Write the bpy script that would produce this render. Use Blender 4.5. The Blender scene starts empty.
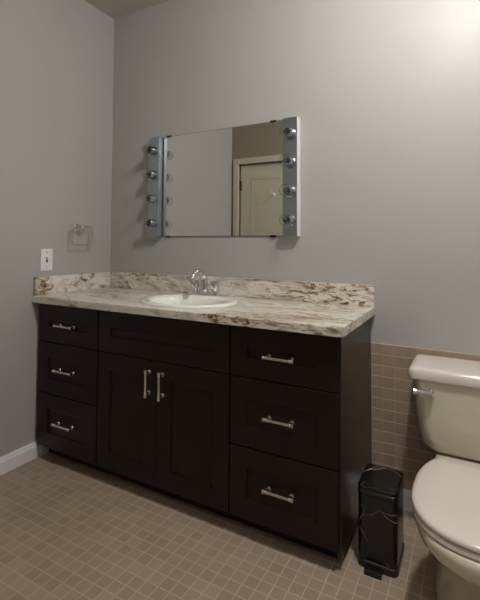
import bpy, bmesh, math, random
from mathutils import Vector, Matrix
random.seed(4)
PI = math.pi
S = bpy.context.scene
COL = S.collection
S.view_settings.view_transform = 'Standard'
S.view_settings.look = 'None'
S.view_settings.gamma = 1
S.view_settings.use_curve_mapping = False
S.view_settings.exposure = 0.0

# ------------------------------------------------------------------ materials
def new_mat(name):
    m = bpy.data.materials.new(name); m.use_nodes = True
    nt = m.node_tree
    return m, nt, nt.nodes['Principled BSDF']

def nd(nt, typ, **kw):
    n = nt.nodes.new(typ)
    for k, v in kw.items():
        if k in n.inputs: n.inputs[k].default_value = v
        else: setattr(n, k, v)
    return n

def L(nt, a, b): nt.links.new(a, b)

def rgb(r, g, b):
    f = lambda c: ((c/255+.055)/1.055)**2.4 if c/255 > .04045 else c/255/12.92
    return (f(r), f(g), f(b), 1)

def coords(nt, scale=(1, 1, 1), rot=(0, 0, 0), loc=(0, 0, 0), out='Object'):
    tc = nd(nt, 'ShaderNodeTexCoord'); mp = nd(nt, 'ShaderNodeMapping')
    mp.inputs['Scale'].default_value = scale; mp.inputs['Rotation'].default_value = rot; mp.inputs['Location'].default_value = loc
    L(nt, tc.outputs[out], mp.inputs['Vector'])
    return mp.outputs['Vector']

def simple(name, col, rough=.5, metal=0., noise=0., nscale=20., spec=.5, coat=0., bump=0., bscale=200.):
    m, nt, b = new_mat(name)
    b.inputs['Roughness'].default_value = rough; b.inputs['Metallic'].default_value = metal
    b.inputs['Specular IOR Level'].default_value = spec
    if coat:
        b.inputs['Coat Weight'].default_value = coat; b.inputs['Coat Roughness'].default_value = .08
    v = coords(nt)
    n = nd(nt, 'ShaderNodeTexNoise', Scale=nscale, Detail=3.)
    L(nt, v, n.inputs['Vector'])
    r = nd(nt, 'ShaderNodeMapRange'); r.inputs['To Min'].default_value = 1-noise; r.inputs['To Max'].default_value = 1+noise
    L(nt, n.outputs['Fac'], r.inputs['Value'])
    mx = nd(nt, 'ShaderNodeVectorMath', operation='SCALE'); mx.inputs[0].default_value = col[:3]
    L(nt, r.outputs['Result'], mx.inputs['Scale']); L(nt, mx.outputs['Vector'], b.inputs['Base Color'])
    if bump:
        n2 = nd(nt, 'ShaderNodeTexNoise', Scale=bscale, Detail=2.); L(nt, v, n2.inputs['Vector'])
        bp = nd(nt, 'ShaderNodeBump', Strength=bump, Distance=.002)
        L(nt, n2.outputs['Fac'], bp.inputs['Height']); L(nt, bp.outputs['Normal'], b.inputs['Normal'])
    return m

def tile_mat(name, col, grout, ax, pitch, off, gw=.0030, rough=.45, weak=1.):
    """small square tiles; ax = the two object axes of the surface"""
    m, nt, b = new_mat(name)
    tc = nd(nt, 'ShaderNodeTexCoord'); sp = nd(nt, 'ShaderNodeSeparateXYZ'); L(nt, tc.outputs['Object'], sp.inputs[0])
    masks, ids = [], []
    for i, a in enumerate(ax):
        s = nd(nt, 'ShaderNodeMath', operation='SUBTRACT'); L(nt, sp.outputs[a], s.inputs[0]); s.inputs[1].default_value = off[i]
        d = nd(nt, 'ShaderNodeMath', operation='DIVIDE'); L(nt, s.outputs[0], d.inputs[0]); d.inputs[1].default_value = pitch[i]
        fl = nd(nt, 'ShaderNodeMath', operation='FLOOR'); L(nt, d.outputs[0], fl.inputs[0]); ids.append(fl.outputs[0])
        fr = nd(nt, 'ShaderNodeMath', operation='FRACT'); L(nt, d.outputs[0], fr.inputs[0])
        h = nd(nt, 'ShaderNodeMath', operation='SUBTRACT'); L(nt, fr.outputs[0], h.inputs[0]); h.inputs[1].default_value = .5
        ab = nd(nt, 'ShaderNodeMath', operation='ABSOLUTE'); L(nt, h.outputs[0], ab.inputs[0])
        mr = nd(nt, 'ShaderNodeMapRange', interpolation_type='SMOOTHSTEP')
        mr.inputs['From Min'].default_value = .5-gw/pitch[i]; mr.inputs['From Max'].default_value = .5-.35*gw/pitch[i]
        mr.inputs['To Max'].default_value = weak if i == 0 else 1.
        L(nt, ab.outputs[0], mr.inputs['Value']); masks.append(mr.outputs['Result'])
    mk = nd(nt, 'ShaderNodeMath', operation='MAXIMUM'); L(nt, masks[0], mk.inputs[0]); L(nt, masks[1], mk.inputs[1])
    cb = nd(nt, 'ShaderNodeCombineXYZ'); L(nt, ids[0], cb.inputs[0]); L(nt, ids[1], cb.inputs[1])
    wn = nd(nt, 'ShaderNodeTexWhiteNoise'); L(nt, cb.outputs[0], wn.inputs['Vector'])
    r = nd(nt, 'ShaderNodeMapRange'); r.inputs['To Min'].default_value = .90; r.inputs['To Max'].default_value = 1.08
    L(nt, wn.outputs['Value'], r.inputs['Value'])
    nz = nd(nt, 'ShaderNodeTexNoise', Scale=2.2, Detail=3.); L(nt, tc.outputs['Object'], nz.inputs['Vector'])
    r2 = nd(nt, 'ShaderNodeMapRange'); r2.inputs['To Min'].default_value = .88; r2.inputs['To Max'].default_value = 1.12
    L(nt, nz.outputs['Fac'], r2.inputs['Value'])
    nz3 = nd(nt, 'ShaderNodeTexNoise', Scale=260., Detail=2.); L(nt, tc.outputs['Object'], nz3.inputs['Vector'])
    r3 = nd(nt, 'ShaderNodeMapRange'); r3.inputs['To Min'].default_value = .92; r3.inputs['To Max'].default_value = 1.08
    L(nt, nz3.outputs['Fac'], r3.inputs['Value'])
    m1 = nd(nt, 'ShaderNodeMath', operation='MULTIPLY'); L(nt, r.outputs[0], m1.inputs[0]); L(nt, r2.outputs[0], m1.inputs[1])
    m2 = nd(nt, 'ShaderNodeMath', operation='MULTIPLY'); L(nt, m1.outputs[0], m2.inputs[0]); L(nt, r3.outputs[0], m2.inputs[1])
    sc = nd(nt, 'ShaderNodeVectorMath', operation='SCALE'); sc.inputs[0].default_value = col[:3]; L(nt, m2.outputs[0], sc.inputs['Scale'])
    mix = nd(nt, 'ShaderNodeMix', data_type='RGBA')
    L(nt, mk.outputs[0], mix.inputs['Factor']); L(nt, sc.outputs['Vector'], mix.inputs['A']); mix.inputs['B'].default_value = grout
    L(nt, mix.outputs['Result'], b.inputs['Base Color'])
    rr = nd(nt, 'ShaderNodeMapRange'); rr.inputs['To Min'].default_value = rough; rr.inputs['To Max'].default_value = .85
    L(nt, mk.outputs[0], rr.inputs['Value']); L(nt, rr.outputs[0], b.inputs['Roughness'])
    inv = nd(nt, 'ShaderNodeMath', operation='SUBTRACT'); inv.inputs[0].default_value = 1; L(nt, mk.outputs[0], inv.inputs[1])
    bp = nd(nt, 'ShaderNodeBump', Strength=.5, Distance=.0012); L(nt, inv.outputs[0], bp.inputs['Height']); L(nt, bp.outputs['Normal'], b.inputs['Normal'])
    return m

def granite_mat(name, flow):
    """cream laminate with flowing rust, brown and grey-green veins; flow = axis the veins follow"""
    m, nt, b = new_mat(name)
    sc = (1.1, 2.8, 3.1) if flow == 'x' else (2.8, 1.1, 3.1)
    v = coords(nt, scale=sc, loc=(.37, .2, .1))
    w = nd(nt, 'ShaderNodeTexNoise', Scale=1.7, Detail=3.); L(nt, v, w.inputs['Vector'])
    ws = nd(nt, 'ShaderNodeVectorMath', operation='SCALE'); ws.inputs['Scale'].default_value = 1.0; L(nt, w.outputs['Color'], ws.inputs[0])
    va = nd(nt, 'ShaderNodeVectorMath', operation='ADD'); L(nt, v, va.inputs[0]); L(nt, ws.outputs[0], va.inputs[1])
    def ramp(src, stops):
        r = nd(nt, 'ShaderNodeValToRGB'); L(nt, src, r.inputs['Fac'])
        el = r.color_ramp.elements
        while len(el) < len(stops): el.new(.5)
        for e, (p, c) in zip(el, stops): e.position = p; e.color = c
        return r.outputs['Color']
    n1 = nd(nt, 'ShaderNodeTexNoise', Scale=3.0, Detail=6., Roughness=.6); L(nt, va.outputs[0], n1.inputs['Vector'])
    base = ramp(n1.outputs['Fac'], [(.30, rgb(196, 188, 172)), (.42, rgb(222, 219, 208)), (.52, rgb(228, 222, 214)), (.61, rgb(192, 192, 178)), (.68, rgb(218, 208, 192))])
    # broad soft tan streaks
    n2 = nd(nt, 'ShaderNodeTexNoise', Scale=5.5, Detail=8., Roughness=.65, Distortion=.6); L(nt, va.outputs[0], n2.inputs['Vector'])
    k2 = ramp(n2.outputs['Fac'], [(.480, (0, 0, 0, 1)), (.50, (.6, .6, .6, 1)), (.520, (0, 0, 0, 1))])
    mA = nd(nt, 'ShaderNodeMix', data_type='RGBA'); L(nt, k2, mA.inputs['Factor']); L(nt, base, mA.inputs['A']); mA.inputs['B'].default_value = rgb(150, 128, 102)
    # dark rust patches
    n3 = nd(nt, 'ShaderNodeTexNoise', Scale=2.4, Detail=2.); L(nt, va.outputs[0], n3.inputs['Vector'])
    k3 = ramp(n3.outputs['Fac'], [(.44, (0, 0, 0, 1)), (.53, (1, 1, 1, 1))])
    n4 = nd(nt, 'ShaderNodeTexNoise', Scale=17., Detail=6., Roughness=.75); L(nt, va.outputs[0], n4.inputs['Vector'])
    k4 = ramp(n4.outputs['Fac'], [(.49, (0, 0, 0, 1)), (.55, (1, 1, 1, 1))])
    mm = nd(nt, 'ShaderNodeMath', operation='MULTIPLY'); L(nt, k3, mm.inputs[0]); L(nt, k4, mm.inputs[1])
    n5 = nd(nt, 'ShaderNodeTexNoise', Scale=30., Detail=3.); L(nt, v, n5.inputs['Vector'])
    rust = ramp(n5.outputs['Fac'], [(.38, rgb(66, 50, 36)), (.5, rgb(136, 98, 58)), (.62, rgb(160, 130, 92))])
    mB = nd(nt, 'ShaderNodeMix', data_type='RGBA'); L(nt, mm.outputs[0], mB.inputs['Factor']); L(nt, mA.outputs['Result'], mB.inputs['A']); L(nt, rust, mB.inputs['B'])
    L(nt, mB.outputs['Result'], b.inputs['Base Color'])
    b.inputs['Roughness'].default_value = .28
    return m

def wood_mat(name, col, rough, spec=.5):
    m, nt, b = new_mat(name); b.inputs['Specular IOR Level'].default_value = spec
    v = coords(nt, scale=(22, 22, 1.6))
    n = nd(nt, 'ShaderNodeTexNoise', Scale=3., Detail=6., Roughness=.6); L(nt, v, n.inputs['Vector'])
    r = nd(nt, 'ShaderNodeMapRange'); r.inputs['To Min'].default_value = .7; r.inputs['To Max'].default_value = 1.3
    L(nt, n.outputs['Fac'], r.inputs['Value'])
    sc = nd(nt, 'ShaderNodeVectorMath', operation='SCALE'); sc.inputs[0].default_value = col[:3]; L(nt, r.outputs[0], sc.inputs['Scale'])
    L(nt, sc.outputs['Vector'], b.inputs['Base Color']); b.inputs['Roughness'].default_value = rough
    return m

def marble_mat(name):
    m, nt, b = new_mat(name)
    v = coords(nt, scale=(1, 1, 1), rot=(.5, .7, .3), loc=(.61, .2, .4))
    w = nd(nt, 'ShaderNodeTexNoise', Scale=6., Detail=3.); L(nt, v, w.inputs['Vector'])
    ws = nd(nt, 'ShaderNodeVectorMath', operation='SCALE'); ws.inputs['Scale'].default_value = .10; L(nt, w.outputs['Color'], ws.inputs[0])
    va = nd(nt, 'ShaderNodeVectorMath', operation='ADD'); L(nt, v, va.inputs[0]); L(nt, ws.outputs[0], va.inputs[1])
    vo = nd(nt, 'ShaderNodeTexVoronoi', feature='DISTANCE_TO_EDGE', Scale=10.); L(nt, va.outputs[0], vo.inputs['Vector'])
    r = nd(nt, 'ShaderNodeValToRGB'); L(nt, vo.outputs['Distance'], r.inputs['Fac'])
    r.color_ramp.elements[0].position = 0; r.color_ramp.elements[0].color = (1, 1, 1, 1)
    r.color_ramp.elements[1].position = .022; r.color_ramp.elements[1].color = (0, 0, 0, 1)
    n2 = nd(nt, 'ShaderNodeTexNoise', Scale=9.); L(nt, v, n2.inputs['Vector'])
    r2 = nd(nt, 'ShaderNodeMapRange'); r2.inputs['From Min'].default_value = .36; r2.inputs['From Max'].default_value = .60
    L(nt, n2.outputs['Fac'], r2.inputs['Value'])
    mu = nd(nt, 'ShaderNodeMath', operation='MULTIPLY'); L(nt, r.outputs['Color'], mu.inputs[0]); L(nt, r2.outputs[0], mu.inputs[1])
    mx = nd(nt, 'ShaderNodeMix', data_type='RGBA'); L(nt, mu.outputs[0], mx.inputs['Factor'])
    mx.inputs['A'].default_value = (.006, .006, .006, 1); mx.inputs['B'].default_value = (.30, .29, .27, 1)
    L(nt, mx.outputs['Result'], b.inputs['Base Color'])
    b.inputs['Roughness'].default_value = .22
    return m

def thin_glass(name, tint=(1, 1, 1, 1), lo=.04, hi=.9, pw=3.):
    m = bpy.data.materials.new(name); m.use_nodes = True; nt = m.node_tree; nt.nodes.clear()
    o = nd(nt, 'ShaderNodeOutputMaterial'); t = nd(nt, 'ShaderNodeBsdfTransparent'); g = nd(nt, 'ShaderNodeBsdfGlossy')
    t.inputs['Color'].default_value = tint; g.inputs['Roughness'].default_value = .03; g.inputs['Color'].default_value = (.85, .88, .9, 1)
    lw = nd(nt, 'ShaderNodeLayerWeight', Blend=.5); pwn = nd(nt, 'ShaderNodeMath', operation='POWER'); pwn.inputs[1].default_value = pw
    L(nt, lw.outputs['Facing'], pwn.inputs[0])
    mr = nd(nt, 'ShaderNodeMapRange'); mr.inputs['To Min'].default_value = lo; mr.inputs['To Max'].default_value = hi
    L(nt, pwn.outputs[0], mr.inputs['Value'])
    mx = nd(nt, 'ShaderNodeMixShader'); L(nt, mr.outputs[0], mx.inputs[0]); L(nt, t.outputs[0], mx.inputs[1]); L(nt, g.outputs[0], mx.inputs[2])
    L(nt, mx.outputs[0], o.inputs['Surface'])
    return m

M = {}
M['wall'] = simple('wall_paint', (.435, .424, .406, 1), rough=.40, noise=.03, nscale=1.5, spec=.24, bump=.25, bscale=260)
M['taupe'] = simple('taupe_wall_paint', rgb(152, 141, 124), rough=.5, noise=.03, nscale=1.5, bump=.2, bscale=260)
M['ceiling'] = simple('ceiling_paint', (.60, .57, .49, 1), rough=.8, noise=.03, nscale=1.5)
M['trim'] = simple('white_trim_paint', (.80, .81, .84, 1), rough=.35, noise=.02)
M['door'] = simple('cream_door_paint', (.62, .58, .46, 1), rough=.4, noise=.02)
M['floor'] = tile_mat('floor_tile', rgb(165, 146, 127), rgb(188, 171, 152), (0, 1), (.0455, .0455), (1.107, -.675), gw=.0031)
M['wtile'] = tile_mat('wall_tile', rgb(165, 145, 126), rgb(198, 180, 160), (0, 2), (.0457, .0457), (1.603, .611), gw=.0030, rough=.4, weak=.28)
M['granite'] = granite_mat('counter_laminate', 'x')
M['granite_side'] = granite_mat('counter_laminate_side', 'y')
M['wood'] = wood_mat('espresso_wood', (.0125, .0056, .0038, 1), .34, spec=.32)
M['woodside'] = wood_mat('espresso_panel', (.028, .018, .012, 1), .30)
M['kick'] = simple('toe_kick_black', (.008, .006, .005, 1), rough=.6)
M['nickel'] = simple('brushed_nickel', (.74, .68, .60, 1), rough=.24, metal=1., noise=.05, nscale=80)
M['chrome'] = simple('chrome', (.80, .82, .85, 1), rough=.07, metal=1.)
M['socket'] = simple('dark_chrome', (.42, .44, .47, 1), rough=.12, metal=1.)
M['chrome_plate'] = simple('chrome_plate', (.42, .47, .54, 1), rough=.34, metal=1., noise=.1, nscale=25)
M['mirror'] = simple('mirror_silver', (.88, .89, .86, 1), rough=.012, metal=1.)
M['mirror_edge'] = simple('mirror_edge', (.10, .12, .11, 1), rough=.2)
M['porcelain'] = simple('bone_porcelain', (.66, .615, .50, 1), rough=.10, noise=.01, coat=.4)
M['seat'] = simple('toilet_seat_plastic', (.72, .655, .60, 1), rough=.16, noise=.01, coat=.3)
M['sink'] = simple('white_porcelain', (.86, .85, .80, 1), rough=.08, noise=.01, coat=.5)
M['white'] = simple('white_plastic', (.82, .82, .84, 1), rough=.35)
M['black'] = simple('black_plastic', (.010, .010, .011, 1), rough=.3)
M['bronze'] = simple('dark_bronze_metal', (.05, .035, .025, 1), rough=.25, metal=.6)
M['marble'] = marble_mat('black_marble_print')
M['steel_pedal'] = simple('pedal_metal', (.12, .13, .14, 1), rough=.3, metal=.8)
M['glass'] = thin_glass('clear_bulb_glass', tint=(.93, .94, .94, 1), lo=.04, hi=.8, pw=2.6)
M['acrylic'] = thin_glass('clear_acrylic', tint=(.92, .90, .88, 1), lo=.10, hi=.8, pw=1.6)
M['brass'] = simple('dark_hinge_metal', (.15, .11, .07, 1), rough=.4, metal=1.)

def emit(name, col, s):
    m = bpy.data.materials.new(name); m.use_nodes = True; nt = m.node_tree; nt.nodes.clear()
    o = nd(nt, 'ShaderNodeOutputMaterial'); e = nd(nt, 'ShaderNodeEmission', Strength=s); e.inputs['Color'].default_value = col
    L(nt, e.outputs[0], o.inputs['Surface']); return m

# ------------------------------------------------------------------ mesh helpers
def obj(name, bm, mat, parent=None, smooth=None, label=None):
    bmesh.ops.recalc_face_normals(bm, faces=bm.faces)
    me = bpy.data.meshes.new(name); bm.to_mesh(me); bm.free()
    if smooth is not None:
        for p in me.polygons: p.use_smooth = True
        me.set_sharp_from_angle(angle=math.radians(smooth))
    if isinstance(mat, (list, tuple)):
        for mm in mat: me.materials.append(mm)
    else: me.materials.append(mat)
    o = bpy.data.objects.new(name, me); COL.objects.link(o)
    if parent:
        o.parent = parent
        me.transform(Matrix.Translation(-root_loc(parent)))
    if label: o['label'] = label
    return o

def root_loc(o):
    v = Vector(o.location)
    while o.parent: o = o.parent; v += o.location
    return v

def thing(name, label, cat, loc=(0, 0, 0), group=None):
    o = bpy.data.objects.new(name, None); COL.objects.link(o); o.location = loc; o.empty_display_size = .05
    o['label'] = label; o['category'] = cat
    if group: o['group'] = group
    return o

def struct(name, bm, mat, smooth=None):
    o = obj(name, bm, mat, smooth=smooth); o['kind'] = 'structure'; return o

def box(bm, a, b, bev=0., seg=2):
    t = bmesh.new()
    bmesh.ops.create_cube(t, size=1)
    sx, sy, sz = (b[i]-a[i] for i in range(3))
    for v in t.verts: v.co = Vector((a[0]+(v.co.x+.5)*sx, a[1]+(v.co.y+.5)*sy, a[2]+(v.co.z+.5)*sz))
    if bev: bmesh.ops.bevel(t, geom=t.edges[:], offset=bev, segments=seg, affect='EDGES', profile=.5)
    merge(bm, t); return bm

def merge(bm, t, mat=None, mi=None):
    if mat: t.transform(mat)
    if mi is not None:
        for f in t.faces: f.material_index = mi
    me = bpy.data.meshes.new('tmp'); t.to_mesh(me); t.free(); bm.from_mesh(me); bpy.data.meshes.remove(me)

def B(a, b, bev=0., seg=2): return box(bmesh.new(), a, b, bev, seg)

def cyl(bm, p0, p1, r0, r1=None, n=24, caps=True):
    r1 = r0 if r1 is None else r1
    p0, p1 = Vector(p0), Vector(p1); d = p1-p0
    t = bmesh.new(); bmesh.ops.create_cone(t, cap_ends=caps, segments=n, radius1=r0, radius2=r1, depth=d.length)
    q = Vector((0, 0, 1)).rotation_difference(d.normalized()).to_matrix().to_4x4()
    merge(bm, t, Matrix.Translation((p0+p1)/2) @ q)

def sph(bm, c, r, sc=(1, 1, 1), n=20):
    t = bmesh.new(); bmesh.ops.create_uvsphere(t, u_segments=n, v_segments=n//2+2, radius=r)
    merge(bm, t, Matrix.Translation(c) @ Matrix.Diagonal((*sc, 1)))

def loft(bm, rings, cap0=True, cap1=True):
    vs = [[bm.verts.new(p) for p in r] for r in rings]
    n = len(vs[0])
    for a, b in zip(vs, vs[1:]):
        for i in range(n): bm.faces.new((a[i], a[(i+1) % n], b[(i+1) % n], b[i]))
    if cap0: bm.faces.new(vs[0][::-1])
    if cap1: bm.faces.new(vs[-1])
    return vs

def lathe(bm, prof, c, axis='z', n=32):
    """prof: (radius, height) pairs"""
    rings = []
    for r, h in prof:
        ring = []
        for k in range(n):
            a = 2*PI*k/n; x, y = max(r, 1e-5)*math.cos(a), max(r, 1e-5)*math.sin(a)
            p = {'z': (x, y, h), 'y': (x, h, y), 'x': (h, x, y)}[axis]
            ring.append(Vector(c)+Vector(p))
        rings.append(ring)
    loft(bm, rings)

def tube(bm, pts, rad, n=14):
    pts = [Vector(p) for p in pts]; rings = []
    rad = rad if isinstance(rad, (list, tuple)) else [rad]*len(pts)
    up = None
    for i, p in enumerate(pts):
        t = (pts[min(i+1, len(pts)-1)]-pts[max(i-1, 0)]).normalized()
        if up is None:
            up = t.orthogonal().normalized()
        up = (up - t*up.dot(t)).normalized(); s = t.cross(up)
        rings.append([p+rad[i]*(math.cos(2*PI*k/n)*up+math.sin(2*PI*k/n)*s) for k in range(n)])
    loft(bm, rings)

def sup(cx, cy, a, b, z, n=48, e=2.0, b2=None, tw=0):
    """superellipse ring; b is the +y half axis, b2 the -y half axis"""
    out = []
    for k in range(n):
        t = 2*PI*k/n; c, s = math.cos(t), math.sin(t)
        x = a*math.copysign(abs(c)**(2/e), c); y = math.copysign(abs(s)**(2/e), s)
        y *= b if (s >= 0 or b2 is None) else b2
        out.append(Vector((cx+x, cy+y, z)))
    return out

def rrect(x0, x1, y0, y1, r, z, n=6):
    out = []
    for cx, cy, a0 in ((x1-r, y1-r, 0), (x0+r, y1-r, 90), (x0+r, y0+r, 180), (x1-r, y0+r, 270)):
        for k in range(n+1):
            a = math.radians(a0+90*k/n); out.append(Vector((cx+r*math.cos(a), cy+r*math.sin(a), z)))
    return out

# ------------------------------------------------------------------ the room
CE = 2.471; WF = -1.494; XR = 2.62; HB = -3.3; HX = 1.24
struct('floor', B((-.1, HB-.1, -.08), (XR+.1, .1, 0)), M['floor'])
struct('ceiling', B((-.1, HB-.1, CE), (XR+.1, .1, CE+.08)), M['ceiling'])
struct('wall_left', B((-.1, WF-.1, 0), (0, 0, CE)), M['wall'])
struct('wall_back', B((-.1, 0, 0), (XR+.1, .1, CE)), M['wall'])
struct('wall_right', B((XR, HB, 0), (XR+.1, 0, CE)), M['wall'])
# wall opposite the vanity, with the closed door seen in the mirror
DX0, DX1, DZ = .086, .80, 1.785
bm = bmesh.new()
box(bm, (0, WF-.1, 0), (DX0-.012, WF, CE)); box(bm, (DX1+.012, WF-.1, 0), (HX, WF, CE)); box(bm, (DX0-.012, WF-.1, DZ+.012), (DX1+.012, WF, CE))
struct('wall_front', bm, M['taupe'])
struct('wall_hall_left', B((HX-.1, HB, 0), (HX, WF-.1, CE)), M['taupe'])
struct('wall_hall_end', B((HX-.1, HB-.1, 0), (XR+.1, HB, CE)), M['wall'])

def panel_door(x0, x1, z0, z1, yf, th, rects):
    bm = B((x0, yf-th, z0), (x1, yf, z1), .002)
    return bm
d = struct('door_1', bmesh.new(), M['door'])
t = B((DX0, WF-.045, .008), (DX1, WF-.012, DZ), .002)
for (a, b, c, e) in ((DX0+.11, .14, DX1-.11, .80), (DX0+.11, .92, DX1-.11, DZ-.12)):
    box(t, (a, WF-.013, b), (c, WF-.009, b+.018), .003); box(t, (a, WF-.013, e-.018), (c, WF-.009, e), .003)
    box(t, (a, WF-.013, b), (a+.018, WF-.009, e), .003); box(t, (c-.018, WF-.013, b), (c, WF-.009, e), .003)
t.to_mesh(d.data); t.free()
for z in (.22, .9, 1.6):
    obj('hinge', B((DX0-.010, WF-.016, z-.045), (DX0+.012, WF-.004, z+.045), .002), M['brass'], d)
bm = bmesh.new(); lathe(bm, [(.026, 0), (.026, .006), (.011, .012), (.011, .035), (.024, .044), (.027, .056), (.018, .068), (0, .070)], (DX1-.06, WF-.012, .87), 'y'); obj('door_knob', bm, M['nickel'], d, 40)
bm = bmesh.new(); lathe(bm, [(.018, -.001), (.017, .004), (.006, .007), (.005, .03)], (.42, WF-.012, 1.505), 'y', 20); tube(bm, [(.42, WF+.016, 1.505), (.42, WF+.034, 1.508), (.42, WF+.046, 1.525), (.42, WF+.048, 1.540)], [.005, .005, .005, .008], 10); obj('coat_hook', bm, M['white'], d, 40)
bm = bmesh.new()
for (a, b) in (((DX0-.065, WF, 0), (DX0-.008, WF+.016, DZ+.062)), ((DX1+.008, WF, 0), (DX1+.065, WF+.016, DZ+.062)), ((DX0-.008, WF, DZ+.008), (DX1+.008, WF+.016, DZ+.062))):
    box(bm, a, b, .004)
struct('trim_2', bm, M['door'])

# tiled lower wall behind the toilet, capped by a thin edge
WZ = .655
bm = B((1.5545, -.008, 0), (XR, 0, WZ))
struct('trim_1', bm, M['wtile'])
def baseboard(name, bm): struct(name, bm, M['trim'], 30)
def base_x(x0, x1, y, h, th, sgn=-1):     # along x, face towards sgn*y
    bm = bmesh.new(); pr = [(0, 0), (th, 0), (th, h*.74), (th*.72, h*.80), (th*.62, h*.92), (th*.3, h), (0, h)]
    loft(bm, [[Vector((x, y+sgn*p[0], p[1])) for p in pr] for x in (x0, x1)]); return bm
def base_y(y0, y1, x, h, th, sgn=1):
    bm = bmesh.new(); pr = [(0, 0), (th, 0), (th, h*.74), (th*.72, h*.80), (th*.62, h*.92), (th*.3, h), (0, h)]
    loft(bm, [[Vector((x+sgn*p[0], y, p[1])) for p in pr] for y in (y0, y1)]); return bm
baseboard('baseboard_back', base_x(1.556, XR, -.008, .077, .016))
baseboard('baseboard_left', base_y(WF, -.420, 0, .077, .016))
baseboard('baseboard_front', base_x(DX1+.07, HX, WF, .079, .016, 1))
baseboard('baseboard_right', base_y(HB, -.045, XR, .079, .016, -1))
baseboard('baseboard_hall', base_y(HB, WF-.1, HX, .079, .016, 1))

# ------------------------------------------------------------------ vanity cabinets
YC = -.475; YF = -.493; CT = .777; KZ = .070; KY = -.418; PZ = .060
def front_bm(x0, x1, z0, z1, fr=.071, rec=.009):
    """shaker front: one board with a recessed, bevelled panel"""
    bm = bmesh.new()
    def ring(i, y): return [bm.verts.new((x, y, z)) for x, z in ((x0+i, z0+i), (x1-i, z0+i), (x1-i, z1-i), (x0+i, z1-i))]
    back = ring(0, YC-.0005); s = ring(0, YF+.0015); f0 = ring(.0015, YF); f1 = ring(fr, YF); f2 = ring(fr+.003, YF+rec*.85); f3 = ring(fr+.009, YF+rec)
    bm.faces.new(back); 
    for a, b in ((back, s), (s, f0), (f0, f1), (f1, f2), (f2, f3)):
        for i in range(4): bm.faces.new((a[i], a[(i+1) % 4], b[(i+1) % 4], b[i]))
    bm.faces.new(f3)
    return bm
def handle_bm(cx, cz, ln, vertical=False):
    bm = bmesh.new(); y = YF-.023; h = ln/2
    def P(s, yy): return (cx, yy, cz+s) if vertical else (cx+s, yy, cz)
    cyl(bm, P(-h, y), P(h, y), .0056, n=16)
    for s in (-h, h):
        e = .004 if s > 0 else -.004
        cyl(bm, P(s-e, y), P(s+e, y), .0080, n=16)
    for s in (-h*.80, h*.80):
        cyl(bm, P(s, YF), P(s, y), .0058, n=14)
        cyl(bm, P(s, YF+.0002), P(s, YF-.004), .0100, .0085, n=16)
        sph(bm, P(s, y), .0072, n=14)
    return bm
def carcass_bm(x0, x1, rails=True):
    bm = bmesh.new(); th = .016
    box(bm, (x0, YC+.001, PZ), (x0+th, -.002, CT)); box(bm, (x1-th, YC+.001, PZ), (x1, -.002, CT))
    box(bm, (x0+th, YC+.001, KZ+.006), (x1-th, -.006, KZ+.022)); box(bm, (x0+th, -.010, KZ), (x1-th, -.004, CT))
    if rails: box(bm, (x0+th, -.10, CT-.02), (x1-th, -.01, CT)); box(bm, (x0+th, YC+.001, CT-.02), (x1-th, YC+.08, CT))
    return bm
G = .0022
def drawer_unit(x0, x1, xs, label, zs, hl, hz, sidepanel=None):
    r = thing('drawer_cabinet', label, 'cabinet', ((x0+x1)/2, -.27, 0), None)
    obj('carcass', carcass_bm(x0, x1), M['wood'], r)
    obj('toe_kick', B((x0+.0005, KY, 0), ((1.530 if sidepanel else x1-.0005), KY+.012, KZ+.004)), M['kick'], r)
    for (z0, z1), h in zip(zs, hz):
        dr = obj('drawer', front_bm(xs[0], xs[1], z0+G, z1-G), M['wood'], r)
        b = B((xs[0]+.03, YC+.003, z0+.03), (xs[1]-.03, -.06, z1-.025)); 
        merge_into(dr, b, r)
        obj('handle', handle_bm((xs[0]+xs[1])/2, h, hl), M['nickel'], dr, 40, label='brushed nickel bar handle')
    if sidepanel:
        obj('side_panel', B((x1+.0003, YC+.0005, .042), (sidepanel, -.009, CT), .0015), M['woodside'], r, label='glossier dark brown end panel')
    return r
def merge_into(o, bm, root):
    bm.transform(Matrix.Translation(-root_loc(o.parent)))
    t = bmesh.new(); t.from_mesh(o.data); merge(t, bm); t.to_mesh(o.data); t.free()
TOP = .771
drawer_unit(.004, .4355, (.020, .4330), 'dark espresso drawer cabinet in the corner by the left wall, narrower drawers', [(KZ, .334), (.334, .585), (.585, TOP)], .118, [.205, .4595, .675])
for _ in (): pass
c2 = thing('sink_cabinet', 'dark espresso sink cabinet with two doors and a false drawer front under the basin', 'cabinet', (.793, -.27, 0))
obj('carcass', carcass_bm(.4365, 1.1315, False), M['wood'], c2)
obj('toe_kick', B((.4370, KY, 0), (1.1310, KY+.012, KZ+.004)), M['kick'], c2)
obj('false_drawer_front', front_bm(.4395, 1.1290, .585+G, TOP-G), M['wood'], c2)
for x0, x1, hx in ((.4395, .7815, .741), (.7835, 1.1290, .8125)):
    dd = obj('door', front_bm(x0, x1, KZ+G, .585-G), M['wood'], c2)
    obj('handle', handle_bm(hx, .4935, .106, True), M['nickel'], dd, 40, label='brushed nickel bar handle')
drawer_unit(1.1325, 1.537, (1.1355, 1.546), 'dark espresso drawer cabinet with glossy end panel beside the trash can', [(KZ, .332), (.332, .585), (.585, TOP)], .110, [.208, .457, .674], 1.553)

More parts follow.
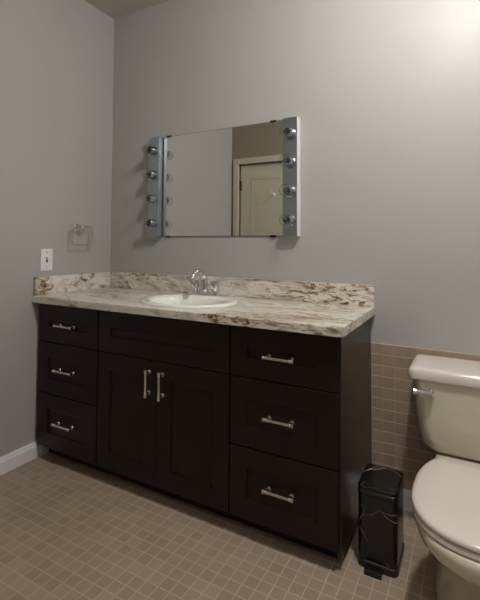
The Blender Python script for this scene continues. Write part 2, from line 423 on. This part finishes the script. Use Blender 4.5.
# ------------------------------------------------------------------ countertop
CW, CD, CH, CTH = 1.571, .521, .810, .033
SX, SY, SA, SB = .794, -.289, .237, .195
ct = thing('countertop', 'cream and rust veined countertop with backsplash across the dark cabinets', 'countertop', (.8, -.28, CT))
bm = bmesh.new()
def top_with_hole(bm, x0, x1, y0, y1, z0, z1, cx, cy, a, b, ch=.003):
    N = 72; ang = sorted(set([2*PI*k/N for k in range(N)] + [math.atan2(y-cy, x-cx) % (2*PI) for x in (x0, x1) for y in (y0, y1)]))
    def outer(t, i):
        c, s = math.cos(t), math.sin(t)
        X0, X1, Y0, Y1 = x0+i, x1-i, y0+i, y1-i; k = 1e9
        if c > 1e-9: k = min(k, (X1-cx)/c)
        if c < -1e-9: k = min(k, (X0-cx)/c)
        if s > 1e-9: k = min(k, (Y1-cy)/s)
        if s < -1e-9: k = min(k, (Y0-cy)/s)
        return (cx+k*c, cy+k*s)
    R = [[(cx+a*math.cos(t), cy+b*math.sin(t), z0) for t in ang], [(cx+a*math.cos(t), cy+b*math.sin(t), z1) for t in ang],
         [(*outer(t, ch), z1) for t in ang], [(*outer(t, 0), z1-ch) for t in ang], [(*outer(t, 0), z0) for t in ang]]
    vs = [[bm.verts.new(p) for p in r] for r in R]; vs.append(vs[0]); n = len(ang)
    for A, C in zip(vs, vs[1:]):
        for i in range(n): bm.faces.new((A[i], A[(i+1) % n], C[(i+1) % n], C[i]))
top_with_hole(bm, .001, CW, -CD, -.0005, CT+.0002, CH, SX, SY, SA-.012, SB-.012)
obj('worktop', bm, M['granite'], ct)
obj('backsplash', B((.021, -.020, CH), (CW, -.0005, CH+.0926), .0025), M['granite'], ct)
obj('side_splash', B((.001, -CD+.004, CH), (.020, -.0005, CH+.0926), .0025), M['granite_side'], ct)

# ------------------------------------------------------------------ basin and faucet
sk = thing('sink_basin', 'white oval drop-in basin set into the veined countertop', 'sink', (SX, SY, CH))
bm = bmesh.new(); n = 64
by = SY-.028
rings = [sup(SX, SY, SA-.016, SB-.016, CH-.02, n), sup(SX, SY, SA-.014, SB-.014, CH+.0005, n), sup(SX, SY, SA, SB, CH+.0008, n), sup(SX, SY, SA, SB, CH+.006, n), sup(SX, SY, SA-.004, SB-.004, CH+.011, n), sup(SX, SY, SA-.012, SB-.012, CH+.0125, n),
         sup(SX, by, .180, .143, CH+.0115, n), sup(SX, by, .172, .135, CH+.004, n), sup(SX, by, .165, .127, CH-.02, n), sup(SX, by, .155, .115, CH-.07, n),
         sup(SX, by, .115, .082, CH-.115, n), sup(SX, by, .06, .045, CH-.132, n), sup(SX, by, .024, .024, CH-.136, n)]
loft(bm, rings, cap0=False)
obj('bowl', bm, M['sink'], sk, 60)
bm = bmesh.new(); lathe(bm, [(.023, 0), (.023, .003), (.016, .004), (.015, .001)], (SX, by, CH-.1355)); obj('drain', bm, M['chrome'], sk, 40, label='chrome drain ring')

FX, FY, FZ = .773, -.126, CH+.0125
fc = thing('faucet', 'chrome centerset faucet with arched spout standing on the basin rim', 'faucet', (FX, FY, FZ))
bm = bmesh.new()
loft(bm, [sup(FX, FY, .076, .024, FZ, 40, 2.6), sup(FX, FY, .076, .024, FZ+.008, 40, 2.6), sup(FX, FY, .064, .020, FZ+.013, 40, 2.6), sup(FX, FY, .045, .014, FZ+.015, 40, 2.4)])
obj('base_plate', bm, M['chrome'], fc, 45)
bm = bmesh.new()
pts = [(FX, FY, FZ+.010), (FX, FY, FZ+.045), (FX, FY-.004, FZ+.075)]
for k in range(1, 13):
    a = PI*k/12*.93; pts.append((FX, FY-.004-.052*(1-math.cos(a)), FZ+.075+.044*math.sin(a)))
pts.append((FX, pts[-1][1]-.001, pts[-1][2]-.014))
tube(bm, pts, [.023, .0205, .0180]+[.0162-.0002*k for k in range(12)]+[.0135], 20)
lathe(bm, [(.026, 0), (.025, .010), (.019, .02)], (FX, FY, FZ+.012))
obj('spout', bm, M['chrome'], fc, 45)
for s in (-1, 1):
    bm = bmesh.new(); hx = FX+s*.058
    lathe(bm, [(.021, 0), (.021, .010), (.017, .020), (.022, .026), (.0245, .038), (.022, .052), (.012, .059), (.0, .060)], (hx, FY, FZ+.012))
    for k in range(6):
        a = PI*k/3; cyl(bm, (hx+.0215*math.cos(a), FY+.0215*math.sin(a), FZ+.040), (hx+.0205*math.cos(a), FY+.0205*math.sin(a), FZ+.066), .0052, .0035, 8)
    obj('handle', bm, M['chrome'], fc, 40)

# ------------------------------------------------------------------ mirror and light bars
MZ0, MZ1 = 1.1150, 1.6800
mr = thing('wall_mirror', 'frameless rectangular mirror hung on the wall between two chrome light bars', 'mirror', (.78, 0, MZ0))
bm = B((.410, -.0055, MZ0), (1.1565, -.0005, MZ1))
obj('backing', bm, M['mirror_edge'], mr)
obj('mirror_glass', B((.412, -.0065, MZ0+.002), (1.1565, -.0056, MZ1-.002)), M['mirror'], mr)
for x, z in ((.445, MZ1), (1.09, MZ1), (.445, MZ0), (1.09, MZ0)):
    obj('clip', B((x-.016, -.0105, z-.006), (x+.016, -.0008, z+.005), .002), M['black'], mr, label='small black mirror clip')

GLOB = [.0, .0]
def light_bar(x0, x1, label, mat='white', note='white painted box of the light bar'):
    r = thing('vanity_light_bar', label, 'light fixture', ((x0+x1)/2, 0, MZ0), 'light bars flanking the mirror')
    y1 = -.043
    obj('housing', B((x0, y1+.003, MZ0-.001), (x1, -.0005, MZ1-.004), .002), M[mat], r, label=note)
    obj('face_plate', B((x0-.002, y1, MZ0-.001), (x1-.0015, y1+.0028, MZ1-.004), .001), M['chrome_plate'], r, label='polished chrome front')
    for k in range(4):
        z = 1.188+.1365*k; cx = (x0+x1)/2
        bm = bmesh.new(); lathe(bm, [(.028, 0), (.0275, -.004), (.0225, -.007), (.0225, -.036), (.0205, -.040), (.0175, -.040), (.0175, -.010), (0, -.010)], (cx, y1, z), 'y', 28)
        s = obj('socket', bm, M['socket'], r, 40)
        bm = bmesh.new()
        lathe(bm, [(.012, -.012), (.0125, -.036), (.0155, -.040), (.0235, -.047), (.0275, -.058), (.0272, -.069), (.0215, -.080), (.011, -.0855), (0, -.0865)], (cx, y1, z), 'y', 28)
        bb = obj('bulb', bm, M['glass'], s, 60, label='unlit clear globe bulb')
        bm = bmesh.new(); cyl(bm, (cx, y1-.010, z), (cx, y1-.048, z), .0055, .003, 10)
        for q in (-1, 1): cyl(bm, (cx+q*.003, y1-.05, z), (cx+q*.009, y1-.062, z), .0008, n=6)
        cyl(bm, (cx-.009, y1-.062, z), (cx+.009, y1-.062, z), .0007, n=6)
        bm.transform(Matrix.Identity(4))
        merge_into(s, bm, r)
    return r
light_bar(.3320, .4045, 'left vanity light bar, four unlit clear globes, on the side near the corner', 'chrome_plate', 'grey metal box of the light bar')
light_bar(1.1575, 1.2300, 'right vanity light bar, four unlit clear globes, overlapping the right mirror edge')

# ------------------------------------------------------------------ towel ring and switch on the left wall
tr = thing('towel_ring', 'clear acrylic square towel ring on a chrome post on the left wall', 'towel ring', (0, -.257, 1.15))
bm = bmesh.new(); lathe(bm, [(.025, -.001), (.024, .006), (.014, .012), (.011, .020), (.011, .045), (.014, .050), (.012, .058), (0, .060)], (.0, -.257, 1.160), 'x', 28)
obj('post', bm, M['chrome'], tr, 40)
def sqring(x, cy, cz, w, h, r, rc, flat=1.):
    pts = []
    for sx, sz, a0 in ((1, 1, 0), (-1, 1, 90), (-1, -1, 180), (1, -1, 270)):
        for k in range(6):
            a = math.radians(a0+90*k/5); pts.append(Vector((x, cy+sx*(w/2-rc)+rc*math.cos(a), cz+sz*(h/2-rc)+rc*math.sin(a))))
    bm = bmesh.new(); n = len(pts); R = []
    for i, p in enumerate(pts):
        t = (pts[(i+1) % n]-pts[i-1]).normalized(); s = Vector((1, 0, 0)); u = t.cross(s)
        R.append([bm.verts.new(p+r*(math.cos(2*PI*k/12)*s*flat+math.sin(2*PI*k/12)*u)) for k in range(12)])
    for i in range(n):
        for k in range(12): bm.faces.new((R[i][k], R[i][(k+1) % 12], R[(i+1) % n][(k+1) % 12], R[(i+1) % n][k]))
    return bm
obj('ring', sqring(.046, -.257, 1.1155, .138, .103, .0072, .018), M['acrylic'], tr, 60, label='clear acrylic rounded square ring')

sw = thing('light_switch', 'white light switch with a small toggle on the left wall above the splash', 'light switch', (0, -.446, .9885))
obj('plate', B((.0003, -.481, .932), (.006, -.411, 1.045), .0025), M['white'], sw)
obj('toggle_slot', B((.0055, -.4515, .9745), (.0072, -.4405, 1.0025), .0006), M['brass'], sw, label='dark slot around the toggle')
bm = B((0, -.0035, -.008), (.014, .0035, .008), .0015); bm.transform(Matrix.Translation((.006, -.446, .9925)) @ Matrix.Rotation(-.5, 4, 'Y'))
obj('toggle', bm, M['white'], sw)
for z in (.951, 1.026):
    bm = bmesh.new(); cyl(bm, (.0055, -.446, z), (.0073, -.446, z), .0032, n=12); obj('screw', bm, M['nickel'], sw)

# ------------------------------------------------------------------ trash can
X0, X1, Y0, Y1 = 1.589, 1.716, -.412, -.250
tc = thing('trash_can', 'slim black marbled pedal trash can standing between cabinet and toilet', 'trash can', ((X0+X1)/2, (Y0+Y1)/2, 0))
bm = bmesh.new(); loft(bm, [rrect(X0-.002, X1+.002, Y0-.003, Y1+.002, .020, .0), rrect(X0-.003, X1+.003, Y0-.004, Y1+.003, .021, .006), rrect(X0-.002, X1+.002, Y0-.003, Y1+.002, .020, .022), rrect(X0+.001, X1-.001, Y0+.001, Y1-.001, .017, .024)])
obj('base', bm, M['black'], tc, 40)
bm = bmesh.new(); loft(bm, [rrect(X0, X1, Y0, Y1, .017, .022), rrect(X0, X1, Y0, Y1, .017, .238), rrect(X0+.002, X1-.002, Y0+.002, Y1-.002, .016, .240)])
obj('body', bm, M['marble'], tc, 40)
bm = bmesh.new(); loft(bm, [rrect(X0+.001, X1-.001, Y0+.001, Y1-.001, .017, .2395), rrect(X0-.001, X1+.001, Y0-.002, Y1+.001, .018, .2405), rrect(X0-.001, X1+.001, Y0-.002, Y1+.001, .018, .251), rrect(X0+.001, X1-.001, Y0, Y1-.001, .017, .253)])
obj('lid_ring', bm, M['black'], tc, 40)
bm = bmesh.new()
def lidring(i, z, k):
    R = rrect(X0+i, X1-i, Y0+i, Y1-i, max(.018-i*.4, .006), z)
    for p in R: p.z += k*(1-((p.y-(Y0+Y1)/2)/.09)**2)
    return R
loft(bm, [lidring(.001, .2535, 0), lidring(-.001, .2565, 0), lidring(-.001, .262, 0), lidring(-.0005, .2645, 0), lidring(.0015, .2660, 0), lidring(.006, .2668, 0), lidring(.040, .2672, .0)])
obj('lid', bm, M['marble'], tc, 40)
bm = B((X0+.028, Y0-.030, .010), (X0+.084, Y0-.004, .016), .002); box(bm, (X0+.028, Y0-.034, .0), (X0+.084, Y0-.029, .016), .002)
obj('pedal', bm, M['black'], tc)
obj('pedal_plate', B((X0+.026, Y0-.010, .020), (X0+.086, Y0-.0035, .030), .0015), M['steel_pedal'], tc, label='grey metal strip above the pedal')

# ------------------------------------------------------------------ toilet
TX = 1.968
tl = thing('toilet', 'bone coloured two-piece toilet with closed lid against the tiled wall', 'toilet', (TX, -.40, 0))
bm = bmesh.new()
def trg(hw, yf, yb, z, r=.045): return rrect(TX-hw, TX+hw, yf, yb, r, z, 8)
loft(bm, [trg(.130, -.175, -.06, .3365, .04), trg(.163, -.200, -.045, .3385, .05), trg(.185, -.216, -.036, .347, .055), trg(.1975, -.224, -.032, .362, .056), trg(.2040, -.2275, -.030, .388, .054), trg(.2085, -.229, -.030, .43, .048), trg(.2165, -.233, -.030, .51, .042), trg(.2235, -.236, -.030, .5970, .038)])
obj('tank', bm, M['porcelain'], tl, 50)
bm = bmesh.new()
loft(bm, [trg(.227, -.240, -.024, .5975, .026), trg(.2375, -.248, -.018, .5995, .028), trg(.2385, -.2495, -.018, .604, .028), trg(.2360, -.247, -.019, .626, .026), trg(.2320, -.243, -.022, .6335, .024), trg(.226, -.237, -.026, .637, .022), trg(.215, -.226, -.034, .6385, .020)])
obj('tank_lid', bm, M['seat'], tl, 50)
bm = bmesh.new()
lathe(bm, [(.013, 0), (.013, -.006), (.0085, -.008), (.0085, -.016)], (TX-.162, -.2335, .556), 'y', 20)
tube(bm, [(TX-.158, -.2490, .556), (TX-.18, -.2505, .556), (TX-.200, -.2505, .5565), (TX-.216, -.2495, .557)], [.0125, .011, .0095, .012], 14)
obj('flush_lever', bm, M['chrome'], tl, 45, label='chrome flush lever')
bm = bmesh.new()
def egg(hw, cy, bb, bf, z, e=2.4): return sup(TX, cy, hw, bb, z, 56, e, bf)
def segg(hw, cy, bb, bf, z, e=2.4, cut=-.332, i=0.):
    R = sup(TX, cy, hw, bb+.05, z, 72, e, bf)
    for p in R: p.y = min(p.y, cut-i)
    return R
loft(bm, [egg(.143, -.31, .21, .225, 0, 2.8), egg(.143, -.31, .21, .225, .018, 2.8), egg(.130, -.31, .205, .215, .032, 2.7), egg(.116, -.315, .20, .20, .09, 2.4), egg(.112, -.325, .21, .20, .145, 2.3),
          egg(.122, -.36, .24, .215, .190, 2.3), egg(.142, -.43, .28, .228, .235, 2.3), egg(.166, -.48, .29, .242, .275, 2.3), egg(.179, -.515, .28, .240, .308, 2.3), egg(.1835, -.53, .26, .225, .332, 2.35), egg(.182, -.53, .255, .222, .343, 2.35), egg(.170, -.53, .245, .217, .3460, 2.35)])
# deck carrying the tank
loft(bm, [rrect(TX-.10, TX+.10, -.33, -.055, .04, .15, 8), rrect(TX-.12, TX+.12, -.35, -.045, .05, .22, 8), rrect(TX-.145, TX+.145, -.38, -.04, .05, .28, 8), rrect(TX-.150, TX+.150, -.38, -.04, .05, .330, 8), rrect(TX-.14, TX+.14, -.37, -.05, .045, .3362, 8)])
obj('bowl', bm, M['porcelain'], tl, 60)
bm = bmesh.new()
loft(bm, [segg(.183, -.538, .22, .202, .3470), segg(.187, -.538, .22, .2065, .3505), segg(.187, -.538, .22, .2065, .359), segg(.183, -.538, .22, .202, .3635), segg(.172, -.538, .21, .190, .3645)])
obj('seat', bm, M['seat'], tl, 50)
bm = bmesh.new()
loft(bm, [segg(.183, -.538, .22, .202, .3670), segg(.1875, -.538, .22, .207, .3695), segg(.1875, -.538, .22, .207, .3755), segg(.184, -.538, .22, .2035, .3800), segg(.174, -.538, .21, .193, .3825, i=.008), segg(.14, -.538, .17, .165, .3845, i=.04), segg(.08, -.538, .10, .10, .3855, i=.1)])
obj('lid', bm, M['seat'], tl, 50)
for s in (-1, 1):
    bm = B((TX+s*.055-.018, -.331, .3365), (TX+s*.055+.018, -.300, .3690), .006, 3)
    obj('hinge', bm, M['seat'], tl, 40)
for s in (-1, 1):
    bm = bmesh.new(); lathe(bm, [(.016, 0), (.0155, .009), (.010, .016), (0, .018)], (TX+s*.128, -.27, .017)); obj('bolt_cap', bm, M['seat'], tl, 50)

# ------------------------------------------------------------------ ceiling light and added hall fill light
def flush(name, label, x, y, s, r=.15):
    f = thing(name, label, 'ceiling light', (x, y, CE))
    bm = bmesh.new(); lathe(bm, [(r*.7, 0), (r*1.04, 0), (r*1.04, -.022), (r*.9, -.024), (r*.7, -.012)], (x, y, CE-.0005)); obj('rim', bm, M['nickel'], f, 40)
    bm = bmesh.new(); lathe(bm, [(r*.88, -.020), (r*.97, -.032), (r*.93, -.052), (r*.74, -.078), (r*.42, -.094), (0, -.100)], (x, y, CE)); obj('diffuser', bm, emit(name+'_glow', (1, .98, .955, 1), s), f, 60)
    return f
flush('ceiling_light', 'flush round glass ceiling light over the floor in front of the toilet', 1.955, -.93, 440., .068)
flush('ceiling_light', 'unseen fill light added in the hall behind the doorway, shaped as a flush round ceiling light', 1.95, -2.45, 17., .15)  # out-of-view fill, added to brighten the cabinet fronts

# ------------------------------------------------------------------ world and camera
w = bpy.data.worlds.new('world'); w.use_nodes = True; S.world = w
w.node_tree.nodes['Background'].inputs[0].default_value = (.5, .5, .5, 1); w.node_tree.nodes['Background'].inputs[1].default_value = .02
cd = bpy.data.cameras.new('camera'); cam = bpy.data.objects.new('camera', cd); COL.objects.link(cam)
yaw, pit, rol = .503013, .0344121, .0053735
fw = Vector((-math.sin(yaw)*math.cos(pit), math.cos(yaw)*math.cos(pit), math.sin(pit))); rt = Vector((math.cos(yaw), math.sin(yaw), 0)); up = rt.cross(fw)
r2 = rt*math.cos(rol)+up*math.sin(rol); u2 = -rt*math.sin(rol)+up*math.cos(rol)
cam.matrix_world = Matrix.Translation((1.94232, -1.88908, 1.08335)) @ Matrix((r2, u2, -fw)).transposed().to_4x4()
cd.sensor_fit = 'HORIZONTAL'; cd.sensor_width = 36; cd.lens = 422.82/480*36; cd.shift_y = -72.1/480; cd.clip_start = .02
S.camera = cam
